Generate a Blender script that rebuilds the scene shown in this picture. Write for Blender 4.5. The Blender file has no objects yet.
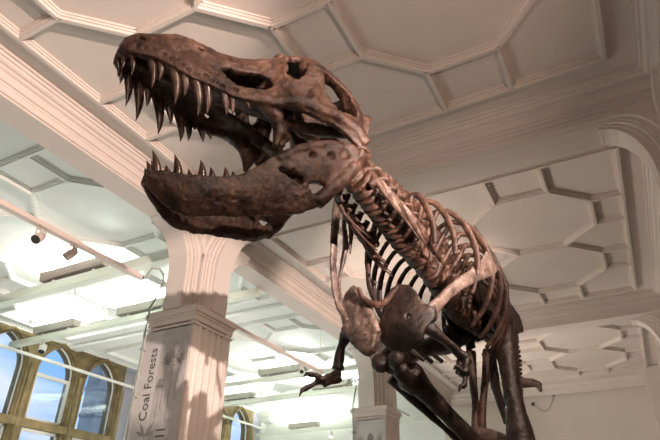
import bpy, bmesh, math, random
import numpy as np
from mathutils import Vector, Matrix
random.seed(7)
rng = np.random.default_rng(7)
PI = math.pi
EYE = 1.6                      # eye height above the floor
CEIL = 4.4 + EYE               # ceiling height
SOF = 4.02 + EYE               # underside of beams and arcade
SC = bpy.context.scene
COL = SC.collection

# ------------------------------------------------------------------ materials
def new_mat(name):
    m = bpy.data.materials.new(name); m.use_nodes = True
    return m, m.node_tree.nodes, m.node_tree.links, m.node_tree.nodes['Principled BSDF']

def plain(name, col, rough=.6, metal=0., noise=.0, scale=6., bump=0., spec=.4):
    m, N, L, b = new_mat(name)
    b.inputs['Roughness'].default_value = rough
    b.inputs['Metallic'].default_value = metal
    b.inputs['Specular IOR Level'].default_value = spec
    b.inputs['Base Color'].default_value = (*col, 1)
    if noise or bump:
        tc = N.new('ShaderNodeTexCoord')
        n = N.new('ShaderNodeTexNoise'); n.inputs['Scale'].default_value = scale; n.inputs['Detail'].default_value = 6
        L.new(tc.outputs['Object'], n.inputs['Vector'])
        if noise:
            r = N.new('ShaderNodeValToRGB')
            r.color_ramp.elements[0].position = .3; r.color_ramp.elements[1].position = .7
            r.color_ramp.elements[0].color = (*[c*(1-noise) for c in col], 1)
            r.color_ramp.elements[1].color = (*[min(1, c*(1+noise)) for c in col], 1)
            L.new(n.outputs['Fac'], r.inputs['Fac']); L.new(r.outputs['Color'], b.inputs['Base Color'])
        if bump:
            bp = N.new('ShaderNodeBump'); bp.inputs['Strength'].default_value = bump; bp.inputs['Distance'].default_value = .01
            L.new(n.outputs['Fac'], bp.inputs['Height']); L.new(bp.outputs['Normal'], b.inputs['Normal'])
    return m

def bone_mat(name, dark, mid, light, rough=.42, bump=.6, bscale=38.):
    m, N, L, b = new_mat(name)
    tc = N.new('ShaderNodeTexCoord')
    n1 = N.new('ShaderNodeTexNoise'); n1.inputs['Scale'].default_value = 9; n1.inputs['Detail'].default_value = 10; n1.inputs['Roughness'].default_value = .68
    n2 = N.new('ShaderNodeTexNoise'); n2.inputs['Scale'].default_value = bscale; n2.inputs['Detail'].default_value = 8; n2.inputs['Roughness'].default_value = .7
    v = N.new('ShaderNodeTexVoronoi'); v.inputs['Scale'].default_value = 26; v.feature = 'DISTANCE_TO_EDGE'
    for n in (n1, n2, v): L.new(tc.outputs['Object'], n.inputs['Vector'])
    r = N.new('ShaderNodeValToRGB'); e = r.color_ramp.elements
    e[0].position = .36; e[0].color = (*dark, 1); e[1].position = .68; e[1].color = (*light, 1)
    k = e.new(.5); k.color = (*mid, 1)
    L.new(n1.outputs['Fac'], r.inputs['Fac'])
    r2 = N.new('ShaderNodeValToRGB'); r2.color_ramp.elements[0].position = .35; r2.color_ramp.elements[0].color = (.45, .42, .4, 1)
    r2.color_ramp.elements[1].position = .62; r2.color_ramp.elements[1].color = (1, 1, 1, 1)
    L.new(n2.outputs['Fac'], r2.inputs['Fac'])
    mx = N.new('ShaderNodeMix'); mx.data_type = 'RGBA'; mx.blend_type = 'MULTIPLY'; mx.inputs[0].default_value = .8
    L.new(r.outputs['Color'], mx.inputs[6]); L.new(r2.outputs['Color'], mx.inputs[7])
    L.new(mx.outputs[2], b.inputs['Base Color'])
    b.inputs['Roughness'].default_value = rough; b.inputs['Specular IOR Level'].default_value = .45
    rv = N.new('ShaderNodeValToRGB'); rv.color_ramp.elements[1].position = .12
    L.new(v.outputs['Distance'], rv.inputs['Fac'])
    ad = N.new('ShaderNodeMath'); ad.operation = 'MULTIPLY_ADD'; ad.inputs[1].default_value = .04
    L.new(rv.outputs['Color'], ad.inputs[0]); L.new(n2.outputs['Fac'], ad.inputs[2])
    bp = N.new('ShaderNodeBump'); bp.inputs['Strength'].default_value = bump; bp.inputs['Distance'].default_value = .012
    L.new(ad.outputs[0], bp.inputs['Height']); L.new(bp.outputs['Normal'], b.inputs['Normal'])
    return m

M_PLASTER = plain('cream_plaster', (.66, .585, .53), .55, noise=.03, scale=2.5, bump=.03)
M_AISLE = plain('white_plaster', (.76, .77, .73), .6, noise=.03, scale=3.)
M_WALL = plain('back_wall_paint', (.62, .56, .49), .7, noise=.03, scale=1.5)
M_FLOOR = plain('stone_floor', (.28, .25, .22), .45, noise=.2, scale=3.)
M_STONE = plain('sandstone', (.20, .15, .075), .85, noise=.25, scale=5., bump=.4)
M_GREY = plain('shaded_wall_grey', (.34, .34, .40), .7)  # grey-blue puts the shade on the window wall into its base colour
M_FIX = plain('light_housing_paint', (.33, .31, .27), .5)
M_BAR = plain('cream_bar_paint', (.74, .77, .68), .45)
M_RAIL = plain('track_rail_paint', (.68, .58, .52), .4)
M_LAMP = plain('spotlight_paint', (.58, .48, .44), .4)
M_WHITE = plain('white_enamel', (.8, .8, .76), .4)
M_DARK = plain('black_plastic', (.03, .03, .03), .4)
M_CABLE = plain('grey_cable', (.33, .34, .30), .5)
M_PANEL = plain('grey_print_panel', (.50, .48, .46), .5, noise=.06, scale=9.)
M_PANEL2 = plain('dark_grey_print_band', (.40, .38, .365), .5, noise=.12, scale=14.)
M_INK = plain('dark_ink', (.09, .085, .085), .6)
M_INK2 = plain('grey_ink', (.25, .24, .235), .6)
M_WOOD = plain('plinth_paint', (.12, .11, .10), .5)
M_BRICK = plain('outdoor_stone', (.34, .36, .36), .8, noise=.35, scale=.8)
M_SLATE = plain('outdoor_dark_stone', (.035, .05, .12), .8)
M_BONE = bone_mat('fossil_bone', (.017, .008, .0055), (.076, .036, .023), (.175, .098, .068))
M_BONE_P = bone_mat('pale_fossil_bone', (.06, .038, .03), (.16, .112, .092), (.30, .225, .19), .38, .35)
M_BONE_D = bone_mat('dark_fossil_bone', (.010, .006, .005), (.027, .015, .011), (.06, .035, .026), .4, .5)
M_TOOTH = bone_mat('tooth_enamel', (.03, .016, .012), (.085, .046, .033), (.20, .125, .095), .25, .15, 12.)

def emit_mat(name, col, s):
    m = bpy.data.materials.new(name); m.use_nodes = True
    N = m.node_tree.nodes; N.clear()
    e = N.new('ShaderNodeEmission'); e.inputs[0].default_value = (*col, 1); e.inputs[1].default_value = s
    o = N.new('ShaderNodeOutputMaterial'); m.node_tree.links.new(e.outputs[0], o.inputs[0]); return m
M_TUBE = emit_mat('lit_tube', (.95, 1., .92), 6.)
M_GLOW = emit_mat('lit_lamp_face', (1., .97, .9), 8.)

def glass_mat():
    m = bpy.data.materials.new('window_glass'); m.use_nodes = True
    N = m.node_tree.nodes; N.clear(); L = m.node_tree.links
    t = N.new('ShaderNodeBsdfTransparent'); t.inputs[0].default_value = (.93, .96, 1, 1)
    g = N.new('ShaderNodeBsdfGlossy'); g.inputs['Roughness'].default_value = .02
    x = N.new('ShaderNodeMixShader'); x.inputs[0].default_value = .06
    L.new(t.outputs[0], x.inputs[1]); L.new(g.outputs[0], x.inputs[2])
    o = N.new('ShaderNodeOutputMaterial'); L.new(x.outputs[0], o.inputs[0]); return m
M_GLASS = glass_mat()

# ------------------------------------------------------------------ mesh helpers
class MB:
    def __init__(s): s.v = []; s.f = []
    def add(s, V, F):
        o = len(s.v); s.v.extend([tuple(map(float, p)) for p in V]); s.f.extend([tuple(i+o for i in f) for f in F]); return s
    def box(s, x0, x1, y0, y1, z0, z1):
        V = [(x, y, z) for x in (x0, x1) for y in (y0, y1) for z in (z0, z1)]
        return s.add(V, [(0,1,3,2), (4,6,7,5), (0,4,5,1), (2,3,7,6), (0,2,6,4), (1,5,7,3)])
    def prism(s, poly, axis, a, b):
        # poly in the two other axes (kept in x,y,z order), extruded along axis between a and b
        n = len(poly); V = []
        for c in (a, b):
            for p in poly:
                q = list(p); q.insert(axis, c); V.append(q)
        F = [tuple(range(n)), tuple(range(2*n-1, n-1, -1))]
        F += [(i, n+i, n+(i+1) % n, (i+1) % n) for i in range(n)]
        return s.add(V, F)
    def sweep(s, path, prof, closed=False, cap=True):
        # path: xy points; prof: list of (left offset, z); mitred corners
        P = [np.array(p[:2], float) for p in path]; n = len(P); rings = []
        for i in range(n):
            def d(a, b):
                q = P[b]-P[a]; return q/np.linalg.norm(q)
            if closed: d0, d1 = d(i-1, i), d(i, (i+1) % n)
            else: d0 = d(i-1, i) if i > 0 else d(0, 1); d1 = d(i, i+1) if i < n-1 else d(n-2, n-1)
            n0 = np.array([-d0[1], d0[0]]); n1 = np.array([-d1[1], d1[0]])
            m = (n0+n1); m /= max(1e-6, m @ m)/2 if (m @ m) > 1e-6 else 1
            rings.append([(P[i][0]+m[0]*o, P[i][1]+m[1]*o, z) for o, z in prof])
        k = len(prof); V = [p for r in rings for p in r]; F = []
        for i in range(n if closed else n-1):
            j = (i+1) % n
            for a in range(k-1): F.append((i*k+a, j*k+a, j*k+a+1, i*k+a+1))
        if not closed and cap: F += [tuple(range(k)), tuple(range((n-1)*k+k-1, (n-1)*k-1, -1))]
        return s.add(V, F)
    def tube(s, pts, rad, n=10, up=(0, 0, 1)):
        P = [np.array(p, float) for p in pts]; m = len(P); V = []; F = []
        up = np.array(up, float)
        for i in range(m):
            t = P[min(i+1, m-1)]-P[max(i-1, 0)]; t /= np.linalg.norm(t)
            u = up-(up @ t)*t
            if np.linalg.norm(u) < 1e-3: u = np.array([1., .1, 0])-(np.array([1., .1, 0]) @ t)*t
            u /= np.linalg.norm(u); w = np.cross(t, u)
            r = rad[i] if hasattr(rad, '__len__') else rad
            a, b = r if hasattr(r, '__len__') else (r, r)
            for k in range(n):
                th = 2*PI*k/n; V.append(P[i]+w*a*math.cos(th)+u*b*math.sin(th))
        for i in range(m-1):
            for k in range(n):
                F.append((i*n+k, i*n+(k+1) % n, (i+1)*n+(k+1) % n, (i+1)*n+k))
        F += [tuple(range(n-1, -1, -1)), tuple(range((m-1)*n, m*n))]
        return s.add(V, F)
    def ball(s, c, r, n=12, m=8):
        r = r if hasattr(r, '__len__') else (r, r, r); V = [(c[0], c[1], c[2]-r[2])]; F = []
        for i in range(1, m):
            ph = -PI/2+PI*i/m
            for k in range(n):
                th = 2*PI*k/n; V.append((c[0]+r[0]*math.cos(ph)*math.cos(th), c[1]+r[1]*math.cos(ph)*math.sin(th), c[2]+r[2]*math.sin(ph)))
        V.append((c[0], c[1], c[2]+r[2])); e = len(V)-1
        for k in range(n):
            F.append((0, 1+(k+1) % n, 1+k)); F.append((e, e-n+k, e-n+(k+1) % n))
        for i in range(m-2):
            for k in range(n):
                F.append((1+i*n+k, 1+i*n+(k+1) % n, 1+(i+1)*n+(k+1) % n, 1+(i+1)*n+k))
        return s.add(V, F)
    def plate(s, pts, nrm, th):
        # polygon in space thickened along nrm, rounded by the later remesh
        nrm = np.array(nrm, float); nrm /= np.linalg.norm(nrm); P = [np.array(p, float) for p in pts]; n = len(P)
        V = [p+nrm*th/2 for p in P]+[p-nrm*th/2 for p in P]
        c = sum(P)/n; V += [c+nrm*th*.8, c-nrm*th*.8]
        F = [(i, (i+1) % n, 2*n) for i in range(n)]+[(n+(i+1) % n, n+i, 2*n+1) for i in range(n)]
        F += [(i, n+i, n+(i+1) % n, (i+1) % n) for i in range(n)]
        return s.add(V, F)
    def mesh(s, name='m'):
        me = bpy.data.meshes.new(name); me.from_pydata(s.v, [], s.f); me.validate(); me.update()
        bm = bmesh.new(); bm.from_mesh(me); bmesh.ops.recalc_face_normals(bm, faces=bm.faces); bm.to_mesh(me); bm.free()
        return me

def bake(me, setup):
    o = bpy.data.objects.new('tmp', me); COL.objects.link(o); setup(o)
    dg = bpy.context.evaluated_depsgraph_get(); dg.update()
    r = bpy.data.meshes.new_from_object(o.evaluated_get(dg))
    bpy.data.objects.remove(o); return r

TEX = {}
def tex(scale, depth=4):
    if (scale, depth) not in TEX:
        t = bpy.data.textures.new('grain', 'CLOUDS'); t.noise_scale = scale; t.noise_depth = depth; TEX[(scale, depth)] = t
    return TEX[(scale, depth)]

def organic(mb, voxel, rough=1., smooth=4):
    me = mb.mesh()
    def setup(o):
        m = o.modifiers.new('r', 'REMESH'); m.mode = 'VOXEL'; m.voxel_size = voxel
        m = o.modifiers.new('s', 'SMOOTH'); m.factor = .5; m.iterations = smooth
        for sc, st in ((.09, .02*rough), (.028, .012*rough)):
            d = o.modifiers.new('d', 'DISPLACE'); d.texture = tex(sc); d.strength = st; d.mid_level = .5; d.texture_coords = 'LOCAL'
    r = bake(me, setup)
    r.shade_smooth(); return r

def link(name, me, mat, parent=None, loc=None, smooth=False):
    o = bpy.data.objects.new(name, me); COL.objects.link(o); me.name = name
    me.materials.clear(); me.materials.append(mat)
    if smooth: me.shade_smooth()
    if parent is not None: o.parent = parent
    if loc is not None: o.location = loc
    return o
def obj(name, mb, mat, parent=None, smooth=False): return link(name, mb.mesh(), mat, parent, None, smooth)
def struct(name, mb, mat, parent=None, label=None):
    o = obj(name, mb, mat, parent)
    if parent is None:
        o['kind'] = 'structure'
        if label: o['label'] = label
    return o
def tag(o, label, cat, group=None):
    o['label'] = label; o['category'] = cat
    if group: o['group'] = group
    return o
def thing(name, loc, label, cat, group=None):
    o = bpy.data.objects.new(name, None); COL.objects.link(o); o.location = loc; o.empty_display_size = .1
    return tag(o, label, cat, group)

def W(x, y, z): return (x, y, z+EYE)

# ------------------------------------------------------------------ camera
Mr = np.array([[0.885923667, 0.463754299, 0.008438331], [0.231973291, -0.458752842, 0.857749510], [-0.401656131, 0.757943124, 0.513998611]])
cam = bpy.data.cameras.new('camera'); co = bpy.data.objects.new('camera', cam); COL.objects.link(co)
cam.sensor_width = 36; cam.lens = 558.9*36/660; cam.clip_start = .05
mw = Matrix.Identity(4)
for i in range(3):
    mw[i][0] = Mr[0][i]; mw[i][1] = Mr[1][i]; mw[i][2] = -Mr[2][i]
mw[2][3] = EYE
co.matrix_world = mw; SC.camera = co

# ------------------------------------------------------------------ the hall
PXC, HALF = -1.975, 3.195             # centre line of the hall, distance to the arcade centre lines
XL, XR = PXC-HALF, PXC+HALF           # -5.17 / 1.22
Y0, PER = 5.68, 6.4
BAYS = [(-1.55-4.8+.05, -1.55+.05), (.05, 4.85), (6.45, 11.25), (12.45, 17.0)]
YB, YE = 17.65, -7.2
PIERS = [Y0-2*PER, Y0-PER, Y0, Y0+PER]
BEAMS = [-7.0+.0, -.75, 5.65, 11.9]

struct('floor', MB().box(-12.4, 6.6, YE-.4, YB+.4, -.2, 0), M_FLOOR)
struct('ceiling', MB().box(-5.2, 6.4, YE, YB, CEIL, CEIL+.2), M_PLASTER)
struct('wall_back', MB().box(-5.3, 6.5, YB, YB+.2, 0, CEIL+.2), M_WALL)
struct('wall_front', MB().box(-12.4, 6.5, YE-.2, YE, 0, CEIL+.2), M_WALL)
struct('wall_right', MB().box(6.3, 6.5, YE, YB, 0, CEIL+.2), M_PLASTER)
struct('wall_return', MB().box(.475, 1.35, 16.95, YB+.05, 0, CEIL-.02), M_PLASTER)

RIBP = [(-.056, 0), (-.056, -.024), (-.040, -.024), (-.040, -.048), (-.024, -.051), (-.020, -.078), (.020, -.078), (.024, -.051), (.040, -.048), (.040, -.024), (.056, -.024), (.056, 0)]
def rib_on(mb, a, b, z, prof=RIBP):
    a = np.array(a, float); b = np.array(b, float); d = (b-a)/np.linalg.norm(b-a)
    mb.sweep([a-d*.03, b+d*.03], [(o, z+h+.001*((round(a[0]*7+b[1]*3)) % 3)) for o, h in prof])
def coffer(x0, x1, y0, y1, xs, ys, s, z, mb):
    # xs, ys: start of octagon columns and rows, s: width
    c = s/(2+math.sqrt(2)); E = set()
    def e(a, b):
        a = (round(a[0], 2), round(a[1], 2)); b = (round(b[0], 2), round(b[1], 2))
        if a != b: E.add((min(a, b), max(a, b)))
    for i, x in enumerate(xs):
        for j, y in enumerate(ys):
            pts = [(x+c, y), (x+s-c, y), (x+s, y+c), (x+s, y+s-c), (x+s-c, y+s), (x+c, y+s), (x, y+s-c), (x, y+c)]
            for k in range(8): e(pts[k], pts[(k+1) % 8])
            nx = x1 if i == len(xs)-1 else xs[i+1]
            e((x+s, y+c), (nx, y+c)); e((x+s, y+s-c), (nx, y+s-c))
            if i == 0: e((x0, y+c), (x, y+c)); e((x0, y+s-c), (x, y+s-c))
            ny = y1 if j == len(ys)-1 else ys[j+1]
            e((x+c, y+s), (x+c, ny)); e((x+s-c, y+s), (x+s-c, ny))
            if j == 0: e((x+c, y0), (x+c, y)); e((x+s-c, y0), (x+s-c, y))
    for a, b in sorted(E): rib_on(mb, a, b, z)
    for p in sorted({q for ab in E for q in ab}): mb.tube([(p[0], p[1], z), (p[0], p[1], z-.024), (p[0], p[1], z-.025), (p[0], p[1], z-.049), (p[0], p[1], z-.051), (p[0], p[1], z-.0795)], [.056, .056, .041, .041, .023, .021], 8)
    mb.sweep([(x0, y0), (x1, y0), (x1, y1), (x0, y1)], [(o, z+h) for o, h in RIBP], closed=True)

CORN = [(-.06, 0), (-.06, -.035), (-.03, -.035), (-.02, -.06), (.0, -.06), (.012, -.085), (.03, -.10), (.055, -.105), (.058, -.135), (.085, -.15), (.10, -.185),
        (.105, -.225), (.125, -.23), (.128, -.255), (.16, -.27), (.165, -.30), (.185, -.305), (.19, -.37), (.25, -.375)]
n = 0
for (y0, y1) in BAYS:
    mb = MB()
    s = (y1-y0-1.3)/2
    s = 1.75
    m0 = (y1-y0-2*s)/2
    x0, x1 = -4.52, .57
    coffer(x0, x1, y0, y1, [-3.97, -1.6], [y0+m0, y0+m0+s], s, CEIL, mb)
    n += 1
    struct('trim_%d' % n, mb, M_PLASTER)
    mb = MB()      # stepped cornice round the bay: path runs clockwise so that +offset is outward
    r = .34
    path = [(x0-r, y0-r), (x0-r, y1+r), (x1+r, y1+r), (x1+r, y0-r)]
    mb.sweep(path, [(o, CEIL+h) for o, h in CORN], closed=True)
    n += 1
    struct('trim_%d' % n, mb, M_PLASTER)

# beams, lintels
for i, y in enumerate(BEAMS[1:]):
    n += 1
    struct('trim_%d' % n, MB().box(XL, XR, y-.21, y+.21, SOF, CEIL+.02).box(XL, XR, y-.235, y+.235, SOF+.03, SOF+.055), M_PLASTER)
for side, x in (('left', XL), ('right', XR)):
    mb = MB().box(x-.175, x+.175, YE, YB, SOF, CEIL+.02).box(x-.2, x+.2, YE, YB, SOF+.025, SOF+.055)
    struct('wall_arcade_'+side, mb, M_PLASTER)
# fill between cornice and the back wall
struct('trim_back', MB().box(-5.0, 1.1, 17.3, YB, CEIL-.13, CEIL+.01).box(-5.0, 1.1, 17.45, YB, CEIL-.24, CEIL+.01), M_PLASTER)

def bracket_poly(foot, base, reach, z0, zs, z1, off=0., N=14):
    # solid outline in (distance, z): vertical foot then a quarter ellipse out to the beam
    pts = [(base, z0), (base, z1+.05), (base+reach-off, z1+.05), (base+reach-off, z1)]
    for k in range(N+1):
        a = PI/2*k/N
        pts.append((base+foot-off+(reach-foot)*(1-math.sin(a)), zs+off+(z1-zs-off)*math.cos(a)))
    pts.append((base+foot-off, z0))
    out = []
    for p in pts:
        if not out or abs(p[0]-out[-1][0])+abs(p[1]-out[-1][1]) > 1e-4: out.append(p)
    return out
CAPZ = 2.82+EYE
def pier(name, x, y, arms):
    mb = MB(); h = .40
    mb.box(x-h+.03, x+h-.03, y-h+.03, y+h-.03, 0, CAPZ-.2)
    for sx in (-1, 1):                      # reeded faces
        for k in range(5):
            t = -.26+.13*k
            for q in (-1, 1):
                xx = x+sx*(h-.03); yy = y+t
                mb.tube([(xx, yy, .35), (xx, yy, CAPZ-.26)], .038, 8, (1, 0, 0))
                break
    for sx in (-1, 1):
        for sy in (-1, 1): mb.box(x+sx*(h-.06)-.05, x+sx*(h-.06)+.05, y+sy*(h-.06)-.05, y+sy*(h-.06)+.05, .3, CAPZ-.2)
    mb.box(x-h-.05, x+h+.05, y-h-.05, y+h+.05, 0, .3)
    for z0, z1, e in ((-.26, -.235, .01), (-.2, -.13, .005), (-.13, -.09, .02), (-.09, -.03, .045), (-.03, 0, .03)):
        mb.box(x-h-e, x+h+e, y-h-e, y+h+e, CAPZ+z0, CAPZ+z1)
    c = .30
    mb.box(x-c, x+c, y-c, y+c, CAPZ, CEIL)
    mb.box(x-c-.04, x+c+.04, y-.09, y+.09, CAPZ, CEIL-.1).box(x-.09, x+.09, y-c-.04, y+c+.04, CAPZ, CEIL-.1)
    for ax, sg in arms:
        # mouldings step back from the middle of the band outwards
        for th, off in ((.16, 0.), (.185, .045), (.225, .085), (.245, .115), (.30, .165)):
            if ax == 'y':
                P = bracket_poly(.17, 0, .68, CAPZ, CAPZ+.52, SOF-.02+off*.2, off)
                mb.prism([(y+sg*(c-.02+d), z) for d, z in P], 0, x-th, x+th)
            else:
                P = bracket_poly(.17, 0, .56, CAPZ, CAPZ+.52, SOF-.03+off*.2, off)
                mb.prism([(x+sg*(c-.02+d), z) for d, z in P], 1, y-th, y+th)
    return struct(name, mb, M_PLASTER)
k = 0
for y in PIERS:
    k += 1; pier('pillar_left_%d' % k, XL, y, [('y', -1), ('y', 1), ('x', 1)])
    pier('pillar_right_%d' % k, XR-.0, y, [('y', -1), ('y', 1), ('x', -1)])

# ------------------------------------------------------------------ the side aisle
AX0, AX1 = -12.0, XL-.17
struct('ceiling_aisle', MB().box(AX0-.3, -5.2, YE, YB, CEIL, CEIL+.2), M_AISLE)
struct('wall_aisle_end', MB().box(AX0-.3, -5.3, YB, YB+.2, 0, CEIL+.2), M_AISLE)
ABAYS = [(-3.1, 2.4), (3.25, 8.5), (9.6, 15.1)]
for (y0, y1) in ABAYS:
    mb = MB(); s = 1.75
    m0 = .62; ys = [y0+m0, y1-m0-s]
    coffer(-11.45, -5.62+.2, y0, y1, [-10.9, -9.12, -7.35], ys, s, CEIL, mb)
    n += 1; struct('trim_%d' % n, mb, M_AISLE)
mb = MB()
mb.sweep([(AX0+.02, YE+.1), (AX0+.02, YB-.02)], [(0, CEIL), (0, CEIL-.045), (-.05, CEIL-.04), (-.06, CEIL-.02), (-.12, CEIL-.015), (-.12, CEIL)])
n += 1; struct('trim_%d' % n, mb, M_AISLE)
mb = MB()
for y in (-.75, 9.05, 15.6): mb.box(AX0, AX1, y-.14, y+.14, CEIL-.1, CEIL+.01)
n += 1; struct('trim_%d' % n, mb, M_AISLE)

# window wall with gothic lights
def lancet(yc, z0, zs, z1, hw, N=9):
    # pointed arch outline (y, z) from bottom left, over the apex: two circle arcs
    h = z1-zs; R = (h*h+hw*hw)/(2*hw); a1 = math.acos((hw-R)/R) if R > hw else PI/2
    a1 = math.acos(-(R-hw)/R) if False else math.atan2(h, R-hw)
    pts = [(yc-hw, z0)]
    for k in range(N+1):
        a = a1*k/N; pts.append((yc-hw+R-R*math.cos(a), zs+R*math.sin(a)))
    return pts+[(2*yc-p[0], p[1]) for p in reversed(pts[:-1])]
GROUPS = [[4.67, 6.03, 7.39, 8.75, 10.11], [13.45, 14.83, 16.2]]
HW, ZT, ZS, ZB_, LT, LB = .50, 4.29, 3.60, 2.53, 2.36, .9
def stone_frame(centres):
    pitch = centres[1]-centres[0]; ya, yb = centres[0]-pitch/2, centres[-1]+pitch/2+.05
    mb = MB(); x0, x1 = AX0-.28, AX0+.03
    for c in centres:
        L = lancet(c, ZB_+EYE, ZS+EYE, ZT+EYE, HW); nl = len(L); apex = nl//2
        l, r = c-pitch/2, c+pitch/2+(.05 if c == centres[-1] else 0)
        zt = 4.42+EYE
        for k in range(nl-1):       # stone between each opening and its bay edge, by quads
            a, b = L[k], L[k+1]
            e = l if k < apex else r
            mb.prism([a, b, (e, b[1]), (e, a[1])] if True else [], 0, x0, x1)
        mb.prism([(l, ZT+EYE), (r, ZT+EYE), (r, zt), (l, zt)], 0, x0, x1)
        # hood mould and inner chamfer following the arch
        for o, d, wd in ((.06, .06, .035), (.0, -.0, .02)):
            big = lancet(c, ZB_+EYE, ZS+EYE, ZT+EYE+o, HW+o)
            mb.tube([(x1+d-.03, p[0], p[1]) for p in big], wd, 6, (1, 0, 0))
        # lower rectangular light
        for yy0, yy1 in ((l, c-HW), (c+HW, r)): mb.box(x0, x1, yy0, yy1, LB+EYE, LT+EYE)
    mb.box(x0, x1+.06, ya, yb, LT+EYE, ZB_+EYE)
    mb.box(x0, x1+.03, ya, yb, 0, LB+EYE)
    for c in [centres[0]-pitch/2+pitch*i for i in range(len(centres)+1)]:
        mb.tube([(x1+.03, c, LB+EYE), (x1+.03, c, ZS+EYE+.1)], .07, 8, (1, 0, 0))
    return mb, ya, yb
wn = 0; spans = []
for g in GROUPS:
    mb, ya, yb = stone_frame(g); spans.append((ya, yb))
    wn += 1
    fr = struct('window_%d' % wn, mb, M_STONE)
    for c in g:
        L = lancet(c, ZB_+EYE, ZS+EYE, ZT+EYE, HW)
        gm = MB().prism([p for p in L], 0, AX0-.08, AX0-.07); obj('pane', gm, M_GLASS, fr)
        obj('pane', MB().box(AX0-.08, AX0-.07, c-HW, c+HW, LB+EYE, LT+EYE), M_GLASS, fr)
        big = L+[L[0]]
        sm = MB().tube([(AX0-.06, p[0]+(.02 if p[0] < c else -.02), p[1]) for p in big], .022, 6, (1, 0, 0))
        if abs(c-8.75) < .1: sm.box(AX0-.10, AX0-.04, c-HW, c+HW, 3.50+EYE, 3.58+EYE).box(AX0-.10, AX0-.04, c-HW, c-HW+.07, ZB_+EYE, 3.5+EYE).box(AX0-.10, AX0-.04, c+HW-.07, c+HW, ZB_+EYE, 3.5+EYE).box(AX0-.10, AX0-.04, c-HW, c+HW, ZB_+EYE, ZB_+EYE+.07)
        obj('sash', sm, M_WHITE, fr)
        obj('sash', MB().box(AX0-.10, AX0-.05, c-HW, c-HW+.05, LB+EYE, LT+EYE).box(AX0-.10, AX0-.05, c+HW-.05, c+HW, LB+EYE, LT+EYE).box(AX0-.10, AX0-.05, c-HW, c+HW, LT+EYE-.06, LT+EYE), M_WHITE, fr)
# plain wall round the window groups
mb = MB(); ys = [YE]+[v for sp in spans for v in sp]+[YB]
for a, b in zip(ys[::2], ys[1::2]): mb.box(AX0-.28, AX0, a, b, 0, CEIL)
for a, b in spans: mb.box(AX0-.28, AX0, a, b, 4.4+EYE-.0, CEIL+.1)
struct('wall_window_side', mb, M_GREY)
struct('trim_pilaster', MB().box(AX0, AX0+.10, 11.22, 11.5, 0, CEIL-.1).box(AX0, AX0+.10, 17.35, YB, 0, CEIL-.35).box(AX0, AX0+.5, 17.3, YB, CEIL-.36, CEIL-.2).box(AX0, AX0+.65, 17.2, YB, CEIL-.2, CEIL), M_AISLE)

# outdoors
t = thing('building', (-24, 21.0, 0), 'grey stone tower seen outside through the right-hand pointed window of the bay', 'building')
mb = MB().box(-1.0, 0, -.8, .05, 0, 12.5)
for k in range(9): mb.box(-1.05, .08, -.84, .04, 1.3*k+1, 1.3*k+1.22)
obj('wall', mb, M_BRICK, t); obj('turret', MB().box(-1.0, .1, .05, 3.5, 0, 13.5), M_SLATE, t)
struct('ground_outside', MB().box(-160, -12.5, -80, 120, -.4, -.05), plain('asphalt', (.12, .14, .18), .8))

# ------------------------------------------------------------------ aisle fittings
def wire_mesh(pts, r): return MB().tube(pts, r, 8)
G_BAR = 'lighting bars across the aisle'; G_UP = 'uplighter boxes in the aisle'
def bar(x0, x1, y, z, h, d, label, rods):
    t = thing('lighting_bar', W(x0, y, z), label, 'lighting bar', G_BAR)
    L = x1-x0
    obj('beam', MB().box(0, L, -d/2, d/2, -h/2, h/2), M_BAR, t)
    obj('lip', MB().box(0, L, -d/2-.025, d/2+.025, -h/2-.035, -h/2), M_BAR, t)
    return t
bar(-12.0, -5.46, 5.66, 3.96, .14, .12, 'thick cream lighting bar nearest the camera, meeting the first pillar', (-11, -8.9, -6.6))
bar(-12.0, -5.34, 7.45, 3.98, .09, .10, 'cream lighting bar just above the tops of the near pointed windows', (-11, -9.1, -6.6))
bar(-12.0, -5.34, 12.2, 3.93, .07, .1, 'cream lighting bar crossing the aisle seen through the far arch just above the skeleton hand', (-11, -9, -6.6))
bar(-12.0, -5.34, 14.1, 3.95, .09, .1, 'cream lighting bar passing just below the skeleton hand, next to last down the aisle', (-11, -9, -6.6))
bar(-12.0, -5.34, 17.2, 3.62, .05, .08, 'thin lighting bar close to the white end wall of the aisle', (-11, -9, -6.6))
def uplight(x0, x1, y, z, label, mat=M_FIX):
    t = thing('uplighter', W(x0, y, z), label, 'uplighter', G_UP); L = x1-x0
    prof = [(-.09, .0), (.09, 0), (.12, .15), (-.12, .15)]
    obj('housing', MB().prism(prof, 0, 0, L), mat, t)
    obj('tube', MB().box(.05, L-.05, -.08, .08, .152, .17), M_TUBE, t)
    for fx in (.18*L, .82*L): obj('foot', MB().box(fx-.02, fx+.02, -.03, .03, -.05, 0.005), M_WHITE, t)
    d = bpy.data.lights.new('uplight', 'AREA'); d.shape = 'RECTANGLE'; d.size = L*.95; d.size_y = .16
    d.energy = UP_E*L; d.color = (.93, 1., .90)
    lo = bpy.data.objects.new('uplight_lamp', d); COL.objects.link(lo); lo.parent = t; lo.location = (L/2, 0, .18); lo.rotation_euler = (PI, 0, 0)
UP_E = 240.
M_FIXB = plain('light_housing_brown', (.22, .17, .15), .5)
uplight(-8.72, -7.2, 5.66, 4.08, 'brown uplighter box on the nearest thick lighting bar', M_FIXB)
uplight(-8.72, -7.33, 7.45, 4.075, 'pale green uplighter box beside the capital of the first pillar')
uplight(-11.2, -9.95, 7.45, 4.075, 'pale green uplighter box on the second lighting bar, above the pointed windows')
uplight(-8.5, -7.05, 12.2, 4.02, 'dark uplighter box left of the skeleton hand on the bar seen through the far arch')
uplight(-8.0, -6.75, 14.1, 4.045, 'pale uplighter box just below the skeleton hand on the next to last bar')
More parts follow.
